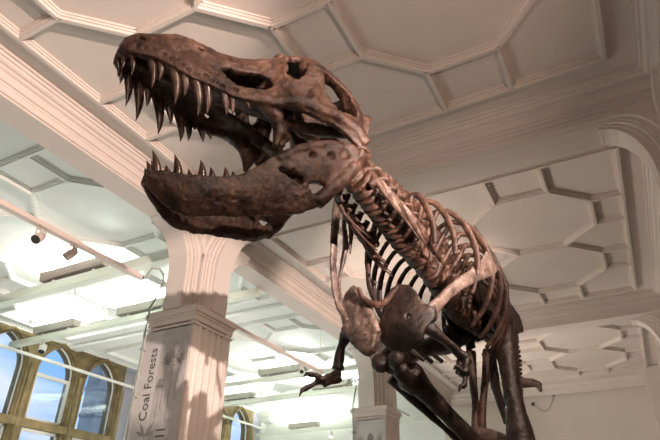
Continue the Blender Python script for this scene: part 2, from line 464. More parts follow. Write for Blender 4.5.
uplight(-11.3, -10.0, 14.1, 4.045, 'pale uplighter box right of the first pillar above the small far window')
uplight(-10.6, -9.45, 17.2, 3.70, 'small dark uplighter box in front of the white end wall of the aisle')

G_RAIL = 'track lighting rails under the arches'
def rail(y0, y1, label, rods):
    t = thing('track_rail', W(-5.66, y0, 3.3), label, 'light track', G_RAIL)
    obj('channel', MB().box(-.045, .045, 0, y1-y0, -.03, .03), M_RAIL, t)
    obj('end_cap', MB().box(-.035, .035, y1-y0, y1-y0+.03, -.025, .025), M_DARK, t)
    for ry in rods: obj('hanger_rod', wire_mesh([(0, ry-y0, .02), (0, ry-y0, 1.1)], .006), M_WHITE, t)
rail(-.1, 5.05, 'pink lit track rail in the near arch at left, carrying two spotlights', (.2, 1.4))
rail(6.45, 10.36, 'pink lit track rail in the far arch, right end behind the skeleton forearm', (6.6, 10.3))
def spot(loc, aim, label, group, mat=M_LAMP, drop=.12, r=.055, lit=False):
    t = thing('spotlight', loc, label, 'spotlight', group)
    obj('stem', MB().tube([(0, 0, 0), (0, 0, -drop)], .014, 8), mat, t)
    a = Vector(aim).normalized(); c = Vector((0, 0, -drop-.02))
    p0 = c-a*.07; p1 = c+a*.09
    can = MB().tube([p0, p0+a*.02, c, p1], [r*.6, r*.85, r, r*1.1], 14, (0.3, .2, 1))
    obj('can', can, mat, t, True)
    obj('yoke', MB().tube([c+Vector((0, r*1.1, 0)), c+Vector((0, r*1.1, .09)), c+Vector((0, -r*1.1, .09)), c+Vector((0, -r*1.1, 0))], .009, 6, (1, 0, 0)), mat, t)
    obj('lens', MB().tube([p1+a*.002, p1+a*.006], r*.95, 14, (.3, .2, 1)), M_GLOW if lit else M_DARK, t)
G_SP = 'spotlights on the track rails'
spot(W(-5.66, 3.46, 3.27), (.3, -.6, -.7), 'dark spotlight hanging from the near track rail, nearest the left edge', G_SP, M_LAMP, .1)
spot(W(-5.66, 3.92, 3.27), (-.5, -.5, -.8), 'pale spotlight on the near track rail, to the right of the dark one', G_SP, M_LAMP, .1)
spot(W(-5.66, 9.55, 3.27), (.3, -.6, -.7), 'pale spotlight on the far track rail just above the skeleton hand', G_SP, M_WHITE, .08, .045)
spot(W(-6.75, 12.2, 3.855), (.3, -.6, -.7), 'small pale spotlight under the bar behind the skeleton fingers', G_SP, M_WHITE, .12, .05)
spot(W(-10.85, 7.45, 3.89), (.2, -.3, -.9), 'white spotlight hanging under the second lighting bar in front of the pointed windows', G_SP, M_WHITE, .14, .075)
spot(W(-9.0, 17.2, 3.555), (.0, -.2, -1), 'white lit spotlight hanging from the thin bar by the aisle end wall', G_SP, M_WHITE, .12, .07, True)
spot(W(-5.9, 13.6, 3.35), (.2, -.3, -.9), 'small white spotlight right of the second pillar, under the skeleton knee', G_SP, M_WHITE, .12, .05, True)
t = thing('track_rail', W(-5.66, 12.9, 3.38), 'short white track rail right of the second pillar beneath the raised shin', 'light track', G_RAIL)
obj('channel', MB().box(-.04, .04, 0, 2.6, -.03, .03), M_WHITE, t)
for ry in (.6, 2.2): obj('hanger_rod', wire_mesh([(0, ry, .02), (0, ry, 1.02)], .006), M_WHITE, t)

t = tag(obj('curtain_rail', MB().box(AX0+.18, AX0+.24, 3.0, 11.4, 3.79+EYE, 3.85+EYE).box(AX0, AX0+.2, 11.33, 11.36, 3.80+EYE, 3.84+EYE).box(AX0, AX0+.2, 3.1, 3.13, 3.80+EYE, 3.84+EYE), M_WHITE),
        'long cream rail running across the tops of the near pointed windows', 'rail')
t = tag(obj('curtain_rail', MB().box(AX0+.18, AX0+.24, 12.9, 17.9-.6, 3.79+EYE, 3.85+EYE).box(AX0, AX0+.2, 17.2, 17.23, 3.80+EYE, 3.84+EYE).box(AX0, AX0+.2, 12.95, 12.98, 3.80+EYE, 3.84+EYE), M_WHITE),
        'short cream rail crossing the small far window right of the first pillar', 'rail')

def conduit(yp, label):
    x = -5.52; P = W(x, yp, 0)
    t = thing('power_cable', (x, yp, 0), label, 'cable', 'cables beside the pillars')
    pts = [(-.12, -.10, 3.3+EYE), (-.10, -.08, 3.38+EYE), (-.05, -.06, 3.46+EYE), (0, .03, 3.48+EYE), (.02, .10, 3.42+EYE), (.02, .12, 3.3+EYE), (.0, .04, 3.0+EYE), (0, -.015, 2.88+EYE), (0, -.025, 2.5+EYE), (0, -.01, 2.35+EYE), (0, -.01, .0)]
    obj('pipe', MB().tube(pts, .016, 8), M_CABLE, t, True)
    for z in (2.3, 1.7): obj('clip', MB().box(-.03, .03, -.035, .035, z+EYE-.02, z+EYE+.02), M_CABLE, t)
conduit(Y0-.40-.07, 'thin grey cable looping down the left edge of the first pillar')
conduit(Y0+PER-.40-.07, 'thin grey cable looping down the left edge of the second pillar')

# fixing on the back wall
t = thing('wall_cable', (-2.0, YB-.01, 0), 'thin cable sagging between two small dark fixings on the back wall right of the skeleton', 'cable')
x0, z0, x1, z1 = -.56, 3.83+EYE, .06, 4.05+EYE
obj('fixing', MB().box(x0-.035, x0+.035, -.05, .01, z0-.035, z0+.035), M_DARK, t); obj('fixing', MB().box(x1-.035, x1+.035, -.05, .01, z1-.035, z1+.035), M_DARK, t)
obj('cord', MB().tube([(x0+(x1-x0)*u, -.03, z0+(z1-z0)*u-.42*4*u*(1-u)*(.6+.4*u)) for u in np.linspace(0, 1, 14)], .010, 6), M_CABLE, t, True)

# ------------------------------------------------------------------ printed panels on the pillars
def leafy_tree(mb, x, z, h, y, seed):
    # flat printed silhouettes (x, z) on the panel plane
    r = random.Random(seed)
    def quad(a, b, w):
        d = np.array(b)-np.array(a); d = d/np.linalg.norm(d); q = np.array([-d[1], d[0]])*w/2
        P = [np.array(a)+q, np.array(b)+q*.6, np.array(b)-q*.6, np.array(a)-q]
        mb.prism([(p[0], p[1]) for p in P], 1, y, y+.002)
    quad((x, z), (x, z+h*.75), .012)
    for k in range(9):
        a = -.5+k/8*(PI+1); L = h*.2*r.uniform(.7, 1.2)
        b = (x+math.cos(a)*L*.6, z+h*.78+math.sin(a)*L)
        quad((x, z+h*.75), b, .008)
        for j in range(3):
            u = .4+.25*j; c = (x+(b[0]-x)*u, z+h*.75+(b[1]-z-h*.75)*u)
            quad(c, (c[0]+r.uniform(-.03, .03), c[1]+r.uniform(-.01, .04)), .012)
def text(body, size, mat, parent, M4, name='lettering'):
    cu = bpy.data.curves.new('t', 'FONT'); cu.body = body; cu.size = size; cu.extrude = .001; cu.align_x = 'LEFT'; cu.resolution_u = 3
    o = bpy.data.objects.new('tmp', cu); COL.objects.link(o)
    dg = bpy.context.evaluated_depsgraph_get(); dg.update()
    me = bpy.data.meshes.new_from_object(o.evaluated_get(dg)); bpy.data.objects.remove(o)
    me.transform(M4); return link(name, me, mat, parent)
PF = Y0-.40
t = thing('exhibit_panel', (XL, PF-.001, .4), 'grey vertical exhibit panel lettered Coal Forests on the first pillar', 'sign', 'printed panels on pillars')
obj('board', MB().box(-.385, .385, -.022, .0, 0, 3.73), M_PANEL, t)
obj('picture_band', MB().box(-.07, .385, -.026, -.02, 0, 3.73), M_PANEL2, t)
# lettering reads upward
R4 = Matrix(((0, -1, 0, 0), (0, 0, -1, 0), (1, 0, 0, 0), (0, 0, 0, 1)))
text('Coal Forests', .178, M_INK, t, Matrix.Translation((-.135, -.0275, 2.58)) @ R4)
mb = MB()
for (x, z, h, s) in ((.06, 2.7, .75, 1), (.17, 2.55, 1.05, 2), (.26, 2.8, .62, 3), (.0, 2.6, .5, 5)): leafy_tree(mb, x, z, h, -.0285, s)
obj('plant_print', mb, M_INK2, t)
mb = MB()          # dragonfly drawn across the strip
for a, L, w in ((.9, .22, .045), (2.1, .2, .04), (.35, .2, .04), (2.7, .17, .04), (-1.3, .16, .02)):
    d = np.array([math.cos(a), math.sin(a)]); q = np.array([-d[1], d[0]])*w/2; o = np.array([-.12, 2.40])
    P = [o, o+d*L*.5+q, o+d*L, o+d*L*.5-q]; mb.prism([tuple(p) for p in P], 1, -.0285, -.0262)
obj('dragonfly_print', mb, M_INK2, t)
mb = MB()
for z in (2.38, 2.45): mb.box(.06, .2, -.0285, -.026, z, z+.02)
obj('caption_lines', mb, M_INK, t)

PF2 = Y0+PER-.40
t = thing('exhibit_panel', (XL, PF2-.001, .4), 'pale exhibit panel with dark tree drawings at the top of the second pillar', 'sign', 'printed panels on pillars')
obj('board', MB().box(-.385, .385, -.022, .0, 0, 3.73), M_PANEL, t)
mb = MB()
for (x, z, h, s) in ((-.2, 2.75, .72, 11), (.03, 2.65, .8, 12), (.24, 2.8, .68, 13)): leafy_tree(mb, x, z, h, -.025, s)
mb.prism([(.03+.07*math.cos(a), 3.36+.1*math.sin(a)) for a in np.linspace(0, 2*PI, 12, endpoint=False)], 1, -.025, -.0225)
obj('plant_print', mb, M_INK2, t)

# ------------------------------------------------------------------ the tyrannosaur skeleton
ROOT = np.array([-1.0, 4.9, 0.])
T = thing('dinosaur_skeleton', tuple(ROOT), 'brown mounted tyrannosaur skeleton with gaping toothed jaws striding across the hall', 'skeleton')
EYEV = np.array([0, 0, EYE])
def place(me, F):
    n_ = len(me.vertices); a = np.empty(n_*3, np.float32); me.vertices.foreach_get('co', a); a = a.reshape(-1, 3)
    a = F(a)+EYEV-ROOT; me.vertices.foreach_set('co', a.astype(np.float32).ravel()); me.update(); return me
ident = lambda a: a
def pit(me, pits):
    n_ = len(me.vertices); a = np.empty(n_*3, np.float32); me.vertices.foreach_get('co', a); a = a.reshape(-1, 3)
    for (x, y, z, r, d) in pits:
        q = np.linalg.norm(a-np.array([x, y, z]), axis=1); k = q < r
        a[k, 1] -= np.sign(y)*d*(1-(q[k]/r)**2)
    me.vertices.foreach_set('co', a.ravel()); me.update(); return me
def bone(name, mb, mat, parent=None, voxel=.012, rough=.6, F=ident, smooth=3, label=None, pits=()):
    me = organic(mb, voxel, rough, smooth)
    if len(pits): pit(me, pits)
    me = place(me, F)
    o = link(name, me, mat, parent or T)
    if label: o['label'] = label
    return o

RS = np.array([[-0.45283154, 0.88969338, 0.05821761], [-0.88831754, -0.44460912, -0.11495509], [-0.0763907, -0.10377101, 0.99166327]])
TS = np.array([-1.94164168, 1.30833204, 2.07970697])
RJ = np.array([[-0.44361799, 0.88969338, -0.10792949], [-0.78811965, -0.44460912, -0.42566436], [-0.42669719, -0.10377101, 0.89842144]])
TJ = np.array([-1.36900342, 2.45917313, 2.05848748])
FS = lambda a: a @ RS.T+TS
FJ = lambda a: a @ RJ.T+TJ

def inside(p, poly):
    x, y = p; c = False; n_ = len(poly)
    for i in range(n_):
        x1, y1 = poly[i]; x2, y2 = poly[i-1]
        if (y1 > y) != (y2 > y) and x < (x2-x1)*(y-y1)/(y2-y1)+x1: c = not c
    return c
def shell(surf, us, vs, hole, th):
    # grid surface with holes, thickened
    mb = MB(); nu, nv = len(us), len(vs)
    V = [surf(u, v) for u in us for v in vs]; F = []
    for i in range(nu-1):
        for j in range(nv-1):
            q = (i*nv+j, (i+1)*nv+j, (i+1)*nv+j+1, i*nv+j+1)
            c = np.mean([V[k] for k in q], 0)
            if not hole(c, (us[i]+us[i+1])/2, (vs[j]+vs[j+1])/2): F.append(q)
    me = bpy.data.meshes.new('shell'); me.from_pydata([tuple(map(float, p)) for p in V], [], F); me.update()
    def setup(o):
        m = o.modifiers.new('s', 'SOLIDIFY'); m.thickness = th; m.offset = 0
    r = bake(me, setup)
    return [tuple(v.co) for v in r.vertices], [tuple(p.vertices) for p in r.polygons]

# --- skull (local: x forward with the snout at 0, y to the animal's left, z up)
S_W = [0, .03, .1, .3, .5, .7, 1.0, 1.28, 1.36, 1.45]
V_W = [.035, .075, .115, .17, .195, .22, .33, .38, .37, .30]
MARG = [(0, .10), (.05, .102), (.1, .094), (.178, .088), (.258, .055), (.336, .023), (.432, .014), (.504, -.004), (.582, -.015), (.655, -.003), (.725, .0), (.80, -.005), (.87, .02), (.947, -.012), (1.014, -.036),
        (1.1, -.05), (1.18, -.085), (1.254, -.144), (1.33, -.18), (1.35, -.02), (1.37, .06), (1.40, .12)]
TOPL = [(0, .125), (.022, .225), (.065, .265), (.14, .298), (.255, .352), (.35, .358), (.42, .345), (.515, .335), (.63, .350), (.78, .405), (.87, .435), (.91, .47), (.96, .48), (1.04, .48), (1.13, .465), (1.2, .43), (1.27, .37), (1.32, .29), (1.36, .17), (1.40, .13)]
ip = lambda x, t: np.interp(x, [q[0] for q in t], [q[1] for q in t])
H_SIDE = [
    [(.487, .165), (.536, .196), (.629, .190), (.715, .215), (.768, .195), (.788, .14), (.758, .104), (.695, .088), (.638, .072), (.585, .072), (.532, .105)],
    [(.41, .186), (.43, .186), (.49, .135), (.47, .128)],
    [(.868, .34), (.885, .41), (.99, .41), (.985, .332), (.955, .244), (.905, .195), (.85, .235), (.872, .293)],
    [(1.075, .296), (1.10, .335), (1.16, .29), (1.235, .235), (1.275, .11), (1.275, .05), (1.228, .04), (1.15, .055), (1.095, .112), (1.07, .194)],
    [(.05, .205), (.10, .19), (.115, .205), (.075, .222)],
    [(.355, .255), (.40, .245), (.41, .26), (.37, .272)]]
def ssurf(s, a):
    w = np.interp(s, S_W, V_W); zb, zt = ip(s, MARG), ip(s, TOPL)
    e = np.interp(s, [0, .5, .85, 1.05, 1.4], [.8, .75, .6, .5, .5])
    y = w*max(0., math.cos(a))**e; tau = math.sin(a)
    if .25 < s < .85: y -= .018*math.exp(-((tau-.5)/.22)**2)          # hollow flank above the tooth row
    if s > .85: y += .02*math.exp(-((s-1.03)/.06)**2)*math.exp(-((tau-.85)/.2)**2)   # boss behind the eye
    return np.array([-s, max(y, 0), zb+(zt-zb)*tau])
def shole(c, s, a):
    p = (-c[0], c[2])
    if any(inside(p, h) for h in H_SIDE) and math.sin(a) < .93: return True
    if inside((s, c[1]), [(1.10, .07), (1.18, .06), (1.31, .09), (1.33, .17), (1.24, .24), (1.14, .19)]) and math.sin(a) > .8: return True
    return False
us = np.arange(0, 1.39, .0125); vs = np.linspace(0, PI/2, 40)
SV, SF = shell(ssurf, us, vs, shole, .034)
sk = MB(); sk.add(SV, SF); sk.add([(x, -y, z) for x, y, z in SV], [tuple(reversed(f)) for f in SF])
for sd in (1, -1):
    # thick tooth-bearing rim, jugal bar, orbital bars, quadrate
    rim = [(-s, sd*(np.interp(s, S_W, V_W)-.012), ip(s, MARG)+.022) for s in np.linspace(.02, .72, 20)]
    sk.tube(rim, [(.022, .026)]*20, 8)
    sk.tube([(-.66, sd*.205, .035), (-.8, sd*.245, .03), (-.92, sd*.30, .05), (-1.03, sd*.335, .02), (-1.14, sd*.365, .0), (-1.25, sd*.38, -.05), (-1.32, sd*.375, -.12)], [.03, .036, .05, .05, .042, .046, .05], 10)
    sk.tube([(-.83, sd*.14, .38), (-.82, sd*.195, .28), (-.85, sd*.25, .14), (-.9, sd*.29, .06)], [.04, .034, .032, .045], 10)           # lacrimal
    sk.tube([(-1.04, sd*.19, .43), (-1.03, sd*.25, .32), (-1.02, sd*.30, .18), (-1.0, sd*.32, .05)], [.045, .045, .042, .05], 10)         # postorbital
    sk.ball((-1.03, sd*.235, .37), (.08, .06, .07)); sk.ball((-.88, sd*.13, .43), (.05, .05, .04))
    sk.tube([(-1.06, sd*.23, .38), (-1.18, sd*.27, .31), (-1.25, sd*.28, .24), (-1.30, sd*.29, .16)], [.04, .03, .035, .045], 10)        # squamosal bar
    sk.tube([(-1.305, sd*.29, .18), (-1.31, sd*.32, .08), (-1.31, sd*.35, -.08), (-1.31, sd*.35, -.17)], [.05, .04, .05, .06], 10)       # quadrate
    sk.tube([(-.30, sd*.05, .10), (-.55, sd*.08, .075), (-.78, sd*.11, .04), (-1.0, sd*.15, .0), (-1.15, sd*.22, -.01), (-1.3, sd*.31, .0)], [(.05, .02), (.06, .02), (.055, .022), (.05, .03), (.05, .035), (.04, .05)], 10)   # pterygoid
    sk.tube([(-.74, sd*.20, .03), (-.84, sd*.20, -.03), (-.87, sd*.185, -.12), (-.85, sd*.175, -.20)], [.04, .045, .04, .018], 10)     # hooked ectopterygoid
    sk.tube([(-.9, sd*.14, .02), (-.95, sd*.13, -.08), (-.9, sd*.14, -.16)], [.04, .03, .014], 8)
    sk.tube([(-1.0, sd*.05, .30), (-1.03, sd*.09, .16), (-1.06, sd*.13, .02)], [.03, .022, .03], 8)                                    # epipterygoid
    sk.tube([(-.5, sd*.2, .02), (-.62, sd*.16, .045), (-.74, sd*.12, .045)], [(.03, .02), (.05, .02), (.05, .02)], 8)
# palate shelves, vomer, braincase, occiput
for s in np.arange(.06, .56, .05):
    w = np.interp(s, S_W, V_W); z = ip(s, MARG)
    sk.tube([(-s, -w+.02, z+.02), (-s, -w*.5, z+.055), (-s, 0, z+.07), (-s, w*.5, z+.055), (-s, w-.02, z+.02)], [(.034, .014)]*5, 8, (0, 0, 1))
sk.tube([(-.05, 0, .13), (-.3, 0, .1), (-.6, 0, .09), (-.85, 0, .1)], [.03, .03, .03, .025], 8)
sk.ball((-1.18, 0, .22), (.16, .09, .17)); sk.ball((-1.31, 0, .20), (.045, .26, .14)); sk.tube([(-1.3, 0, .08), (-1.43, 0, .05)], [.07, .06])
sk.tube([(-1.05, 0, .12), (-.9, 0, .16)], [.05, .02])
PT = []
for sd in (1, -1):
    for s in np.arange(.06, .72, .043):
        PT.append((-s-rng.uniform(-.01, .01), sd*(np.interp(s, S_W, V_W)+.004), ip(s, MARG)+.042+rng.uniform(-.008, .012), .019, .026))
        if rng.random() < .6: PT.append((-s-.02, sd*(np.interp(s, S_W, V_W)), ip(s, MARG)+.085+rng.uniform(-.02, .03), .015, .018))
skull = bone('skull', sk, M_BONE, voxel=.0082, rough=.75, F=FS, smooth=2, pits=PT)

def tooth_mesh(b, tip, r, back):
    b = np.array(b, float); tip = np.array(tip, float); mb = MB(); d = tip-b; pts = []; rad = []
    for u in (-.25, 0, .2, .4, .6, .78, .92, 1.0):
        bow = np.array([back, 0, 0])*(-.30)*np.linalg.norm(d)*4*max(u, 0)*(1-max(u, 0))*.22
        pts.append(b+d*u-bow); rad.append((r*.8*max(.05, (1-max(u, 0)**2.1)), r*max(.05, (1-max(u, 0)**2.1))))
    mb.tube(pts, rad, 10, (1, 0, 0)); return mb
def tooth(b, tip, r, F, parent, back=-1):
    r = r*1.15
    o = link('tooth', place(tooth_mesh(b, tip, r, back).mesh(), F), M_TOOTH, parent); o.data.shade_smooth()
UPL = [(.015, .02, .02, .012), (.049, .064, -.016, .014), (.135, .163, -.076, .021), (.182, .191, -.02, .017), (.248, .28, -.144, .024), (.307, .319, -.08, .02), (.365, .399, -.181, .025), (.421, .443, -.151, .022),
       (.518, .547, -.12, .021), (.566, .576, -.106, .017), (.646, .669, -.043, .014)]
UPR = [(.012, .026, .032, .012), (.03, .045, .004, .015), (.075, .098, -.094, .022), (.135, .166, -.148, .026), (.20, .212, -.03, .018), (.262, .302, -.162, .026), (.34, .363, -.068, .018), (.40, .435, -.152, .024), (.455, .482, -.126, .021),
       (.495, .511, -.042, .015), (.54, .573, -.097, .018), (.60, .62, -.06, .014)]
for L, sd in ((UPL, 1), (UPR, -1)):
    for s0, s1, z1, r in L:
        w0 = sd*(np.interp(s0, S_W, V_W)-.016); w1 = sd*(np.interp(s1, S_W, V_W)-.02)
        tooth((-s0, w0, ip(s0, MARG)+.012), (-s1, w1, z1), r, FS, skull)

# --- lower jaw (local: x forward from the hinge)
U_ = [-.08, 0, .35, .6, .85, .96, 1.03, 1.075, 1.105, 1.12]
UWJ = [.335, .34, .285, .225, .172, .120, .078, .045, .022, .010]
JT = [(-.07, -.06), (-.02, -.002), (.035, .0), (.153, .037), (.242, .042), (.378, .032), (.512, -.01), (.594, -.05), (.70, -.088), (.80, -.089), (.87, -.074), (.968, -.038), (1.05, .006), (1.09, .02), (1.12, .03)]
JB = [(-.07, -.075), (.041, -.16), (.184, -.249), (.291, -.285), (.359, -.322), (.444, -.335), (.539, -.32), (.695, -.29), (.875, -.255), (.956, -.24), (1.0, -.222), (1.045, -.18), (1.08, -.12), (1.105, -.05), (1.12, .0)]
JH = [[(.385, -.202), (.33, -.19), (.272, -.207), (.285, -.262), (.33, -.275), (.362, -.257)], [(.30, -.03), (.33, -.035), (.335, -.06), (.305, -.06)], [(.50, -.08), (.53, -.09), (.42, -.19), (.39, -.17)]]
def jsurf(u, a):
    w = np.interp(u, U_, UWJ); vb, vt = ip(u, JB), ip(u, JT)
    y = w+.022*math.sin(PI*a)-.05*(1-a)**2*np.interp(u, [.4, .8, 1.15], [.4, 1., .3])
    return np.array([u, max(y, .002), vb+(vt-vb)*a])
JV, JF = shell(jsurf, np.arange(-.07, 1.118, .0122), np.linspace(0, 1, 26), lambda c, u, a: any(inside((c[0], c[2]), h) for h in JH), .046)
jw = MB(); jw.add(JV, JF); jw.add([(x, -y, z) for x, y, z in JV], [tuple(reversed(f)) for f in JF])
for sd in (1, -1):
    jw.tube([(u, sd*(np.interp(u, U_, UWJ)-.008), ip(u, JT)-.02) for u in np.linspace(.62, 1.085, 14)], [(.026, .026)]*14, 8)
    jw.tube([(u, sd*(np.interp(u, U_, UWJ)-.03), ip(u, JB)+.03) for u in np.linspace(.3, 1.0, 16)], [(.026, .03)]*16, 8)
    jw.tube([(u, sd*(np.interp(u, U_, UWJ)+.008), ip(u, JT)-.03) for u in np.linspace(0, .5, 10)], [.034]*10, 8)
    jw.tube([(.03, sd*.34, -.05), (.0, sd*.33, -.07), (-.05, sd*.32, -.10)], [.06, .065, .04], 10)
    jw.tube([(.06, sd*.34, -.13), (.2, sd*.31, -.22), (.34, sd*.275, -.30)], [(.05, .04), (.05, .045), (.04, .04)], 10)
    jw.tube([(.45, sd*.23, -.30), (.40, sd*.24, -.20), (.48, sd*.22, -.06)], [.035, .03, .03], 8)        # inner bones
PT = []
for sd in (1, -1):
    for u in np.arange(.64, 1.12, .042):
        PT.append((u, sd*(np.interp(u, U_, UWJ)+.012), ip(u, JT)-.055+rng.uniform(-.012, .008), .018, .024))
        if rng.random() < .7: PT.append((u+.02, sd*(np.interp(u, U_, UWJ)+.016), ip(u, JT)-.11+rng.uniform(-.03, .02), .014, .014))
    PT += [(.30, sd*.31, -.045, .03, .05), (.44, sd*.275, -.12, .035, .04), (.20, sd*.335, -.06, .03, .03), (.11, sd*.35, -.06, .04, .03)]
jaw = bone('lower_jaw', jw, M_BONE, voxel=.0082, rough=.75, F=FJ, smooth=2, pits=PT)
LOWL = [(1.11, 1.115, .06, .012), (1.098, 1.10, .094, .017), (1.075, 1.065, .143, .022), (1.035, 1.028, .05, .017), (.996, .98, .094, .022), (.95, .94, .0, .014), (.90, .873, .037, .021), (.855, .842, -.012, .017), (.79, .768, -.021, .017), (.746, .738, -.05, .014)]
LOWR = [(1.11, 1.115, .05, .012), (1.095, 1.09, .075, .016), (1.065, 1.05, .12, .02), (1.02, 1.01, .05, .017), (.99, .97, .06, .02), (.93, .92, -.01, .016), (.88, .86, .0, .018), (.82, .8, -.03, .016), (.76, .75, -.05, .014)]
for L, sd in ((LOWL, 1), (LOWR, -1)):
    for s0, s1, z1, r in L:
        w0 = sd*(np.interp(s0, U_, UWJ)-.012)
        tooth((s0, w0, ip(s0, JT)-.012), (s1, w0*.98, z1), r, FJ, jaw)

def from_px(px, py, Y):
    d = Mr.T @ np.array([(px-330)/558.9, -(py-220)/558.9, 1.]); return d*(Y/d[1])
# --- backbone
SP = [(-1.29, 2.54, 2.12), (-1.22, 2.70, 2.04), (-1.19, 2.95, 1.99), (-1.18, 3.2, 1.97), (-1.17, 3.5, 1.94), (-1.15, 3.8, 1.91), (-1.15, 4.1, 1.88), (-1.17, 4.4, 1.87), (-1.17, 4.75, 1.87), (-1.13, 5.1, 1.88), (-1.08, 5.45, 1.90)]
SP += [tuple(from_px(*q)) for q in ((505, 350, 6.0), (512, 367, 6.8), (516, 382, 7.6), (518, 394, 8.4), (518, 401, 9.2))]
SPA = np.array(SP); CUM = np.concatenate([[0], np.cumsum(np.linalg.norm(np.diff(SPA, axis=0), axis=1))])
def sp(t): return np.array([np.interp(t, CUM, SPA[:, k]) for k in range(3)])
def frame(t):
    b = sp(t+.12)-sp(t-.12); f = -b/np.linalg.norm(b); l = np.cross([0, 0, 1], f); l /= np.linalg.norm(l); u = np.cross(f, l); return sp(t), np.stack([f, l, u], 1)
def LF(t):
    p, R = frame(t); return lambda a: a @ R.T+p
def vertebra(k, ln, r, spine, trans, lean=.06):
    mb = MB()
    mb.tube([(-ln*.5, 0, 0), (-ln*.38, 0, 0), (0, 0, 0), (ln*.38, 0, 0), (ln*.5, 0, 0)], [r*.9, r, r*.74, r, r*.9], 14)
    mb.tube([(0, 0, r*.6), (0, 0, r*1.5)], [(ln*.38, r*.5), (ln*.34, r*.42)], 8, (1, 0, 0))
    if spine: mb.plate([(ln*.42, 0, r*1.2), (ln*.47-lean, 0, r*1.3+spine), (-ln*.47-lean, 0, r*1.3+spine*.97), (-ln*.42, 0, r*1.2)], (0, 1, 0), .05 if k < 2 else .075)
    if spine: mb.tube([(ln*.45-lean, 0, r*1.3+spine*.99), (-ln*.45-lean, 0, r*1.3+spine*.97)], .03, 8)
    mb.tube([(ln*.5, 0, r*1.5), (-ln*.6, 0, r*1.55)], [(.045, .05), (.04, .05)], 8)
    for sd in (1, -1):
        if trans:
            mb.tube([(0, sd*r*.4, r*1.1), (-.02, sd*(r*.5+trans*.6), r*1.25), (-.04, sd*(r*.5+trans), r*1.25)], [(.06, .035), (.055, .025), (.04, .02)], 8)
            mb.tube([(ln*.3, sd*r*.4, r*.9), (ln*.62, sd*r*.6, r*1.15)], [.04, .026], 8)
            mb.ball((ln*.2, sd*r*.95, r*.35), (.04, .03, .04))
    return mb
t0 = 0.08
TL = []
t_ = .06
for k in range(8):
    ln = .094+.002*k; r = .092+.003*k
    me_bone = bone('neck_vertebra', vertebra(k, ln, r, .08+.034*k, .06+.004*k, .05), M_BONE, voxel=.012, rough=.8, F=LF(t_+ln/2))
    TL.append(t_+ln/2); t_ += ln+.012
DORS = []
for k in range(9):
    ln = .16; r = .10+.001*k
    bone('back_vertebra', vertebra(k, ln, r, .36+.02*min(k, 4), .08, .10), M_BONE, voxel=.013, rough=.8, F=LF(t_+ln/2))
    DORS.append(t_+ln/2); t_ += ln+.012
SAC0 = t_
for k in range(4):
    ln = .15
    bone('hip_vertebra', vertebra(k, ln, .1, .34, .16), M_BONE_D, voxel=.015, rough=.7, F=LF(t_+ln/2)); t_ += ln
SAC1 = t_
k = 0
while t_ < CUM[-1]-.2:
    ln = .17; q = max(.35, 1-.055*k)
    mb = vertebra(k, ln, .088*q, .24*q, .12*q)
    bone('tail_vertebra', mb, M_BONE, voxel=.014, rough=.6, F=LF(t_+ln/2))
    bone('chevron_bone', MB().tube([(-.09, .02, -.07*q), (-.12, 0, -.18*q), (-.2, 0, -.36*q)], [.02, .02, .013], 8), M_BONE_D, voxel=.011, rough=.3, F=LF(t_+ln/2))
    t_ += ln+.02; k += 1

# neck ribs: long thin spines trailing back along the neck
for i, (k, L) in enumerate(((1, .35), (2, .45), (3, .5), (4, .5), (5, .5), (6, .42))):
    for sd in (1, -1):
        r_ = (.085+.006*k)*(1. if sd > 0 else 1.5)
        mb = MB().tube([(.04, sd*r_*1.0, .06), (.0, sd*r_*1.45, -.02), (-.1, sd*(r_*1.5), -.06), (-L*.6, sd*(r_*1.45), -.075), (-L, sd*(r_*1.35), -.07)], [(.02, .03), (.022, .03), (.016, .022), (.011, .014), (.007, .008)], 8)
        mb.tube([(.0, sd*r_*1.4, -.02), (.01, sd*r_*.9, -.05)], [.025, .03], 8)
        bone('neck_rib', mb, M_BONE_P if (sd > 0 and k in (2, 4)) else M_BONE, voxel=.0085, rough=.25, F=LF(TL[k]), smooth=2)

# ribs
RIB = [(.09, .24, 0), (.19, .325, .0), (.32, .30, .02), (.43, .15, .05), (.48, -.05, .08), (.46, -.22, .11), (.38, -.38, .14), (.26, -.49, .16)]
def rib(t, sd, S, L, back, mat, tilt=0):
    p, R = frame(t); pts = []
    N = len(RIB); keep = max(4, int(round(N*L)))
    for (a, b, c) in RIB[:keep]: pts.append((-c*back+tilt*b, sd*a*S, b if b > 0 else b*S))
    mb = MB()
    P = np.array(pts); tt = np.linspace(0, len(P)-1, 22)
    Q = np.stack([np.interp(tt, range(len(P)), P[:, k]) for k in range(3)], 1)
    for _ in range(3): Q[1:-1] = (Q[:-2]+2*Q[1:-1]+Q[2:])/4
    mb.tube(Q, [(.020+.007*math.sin(PI*i/21), .015) for i in range(22)], 8, (1, 0, 0))
    mb.tube([(0, sd*.08, .06), Q[4]], [.026, .018], 8)
    return bone('rib', mb, mat, voxel=.0085, rough=.25, F=LF(t), smooth=2)
for k, t in enumerate(DORS):
    S = [.92, 1.02, 1.05, 1.05, 1.0, .93, .83, .72, .6][k]
    L = [.9, 1, 1, 1, 1, 1, 1, .9, .8][k]
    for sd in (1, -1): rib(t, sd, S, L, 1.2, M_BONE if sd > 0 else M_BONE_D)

for t, S in ((TL[6], .5), (TL[7], .72)):
    for sd in (1, -1): rib(t, sd, S, .8, .6, M_BONE)
# --- shoulder girdle and arms (coordinates relative to eye height)
def seg(*a, n=10, up=(0, 0, 1)): return MB().tube([q[0] for q in a], [q[1] for q in a], n, up)
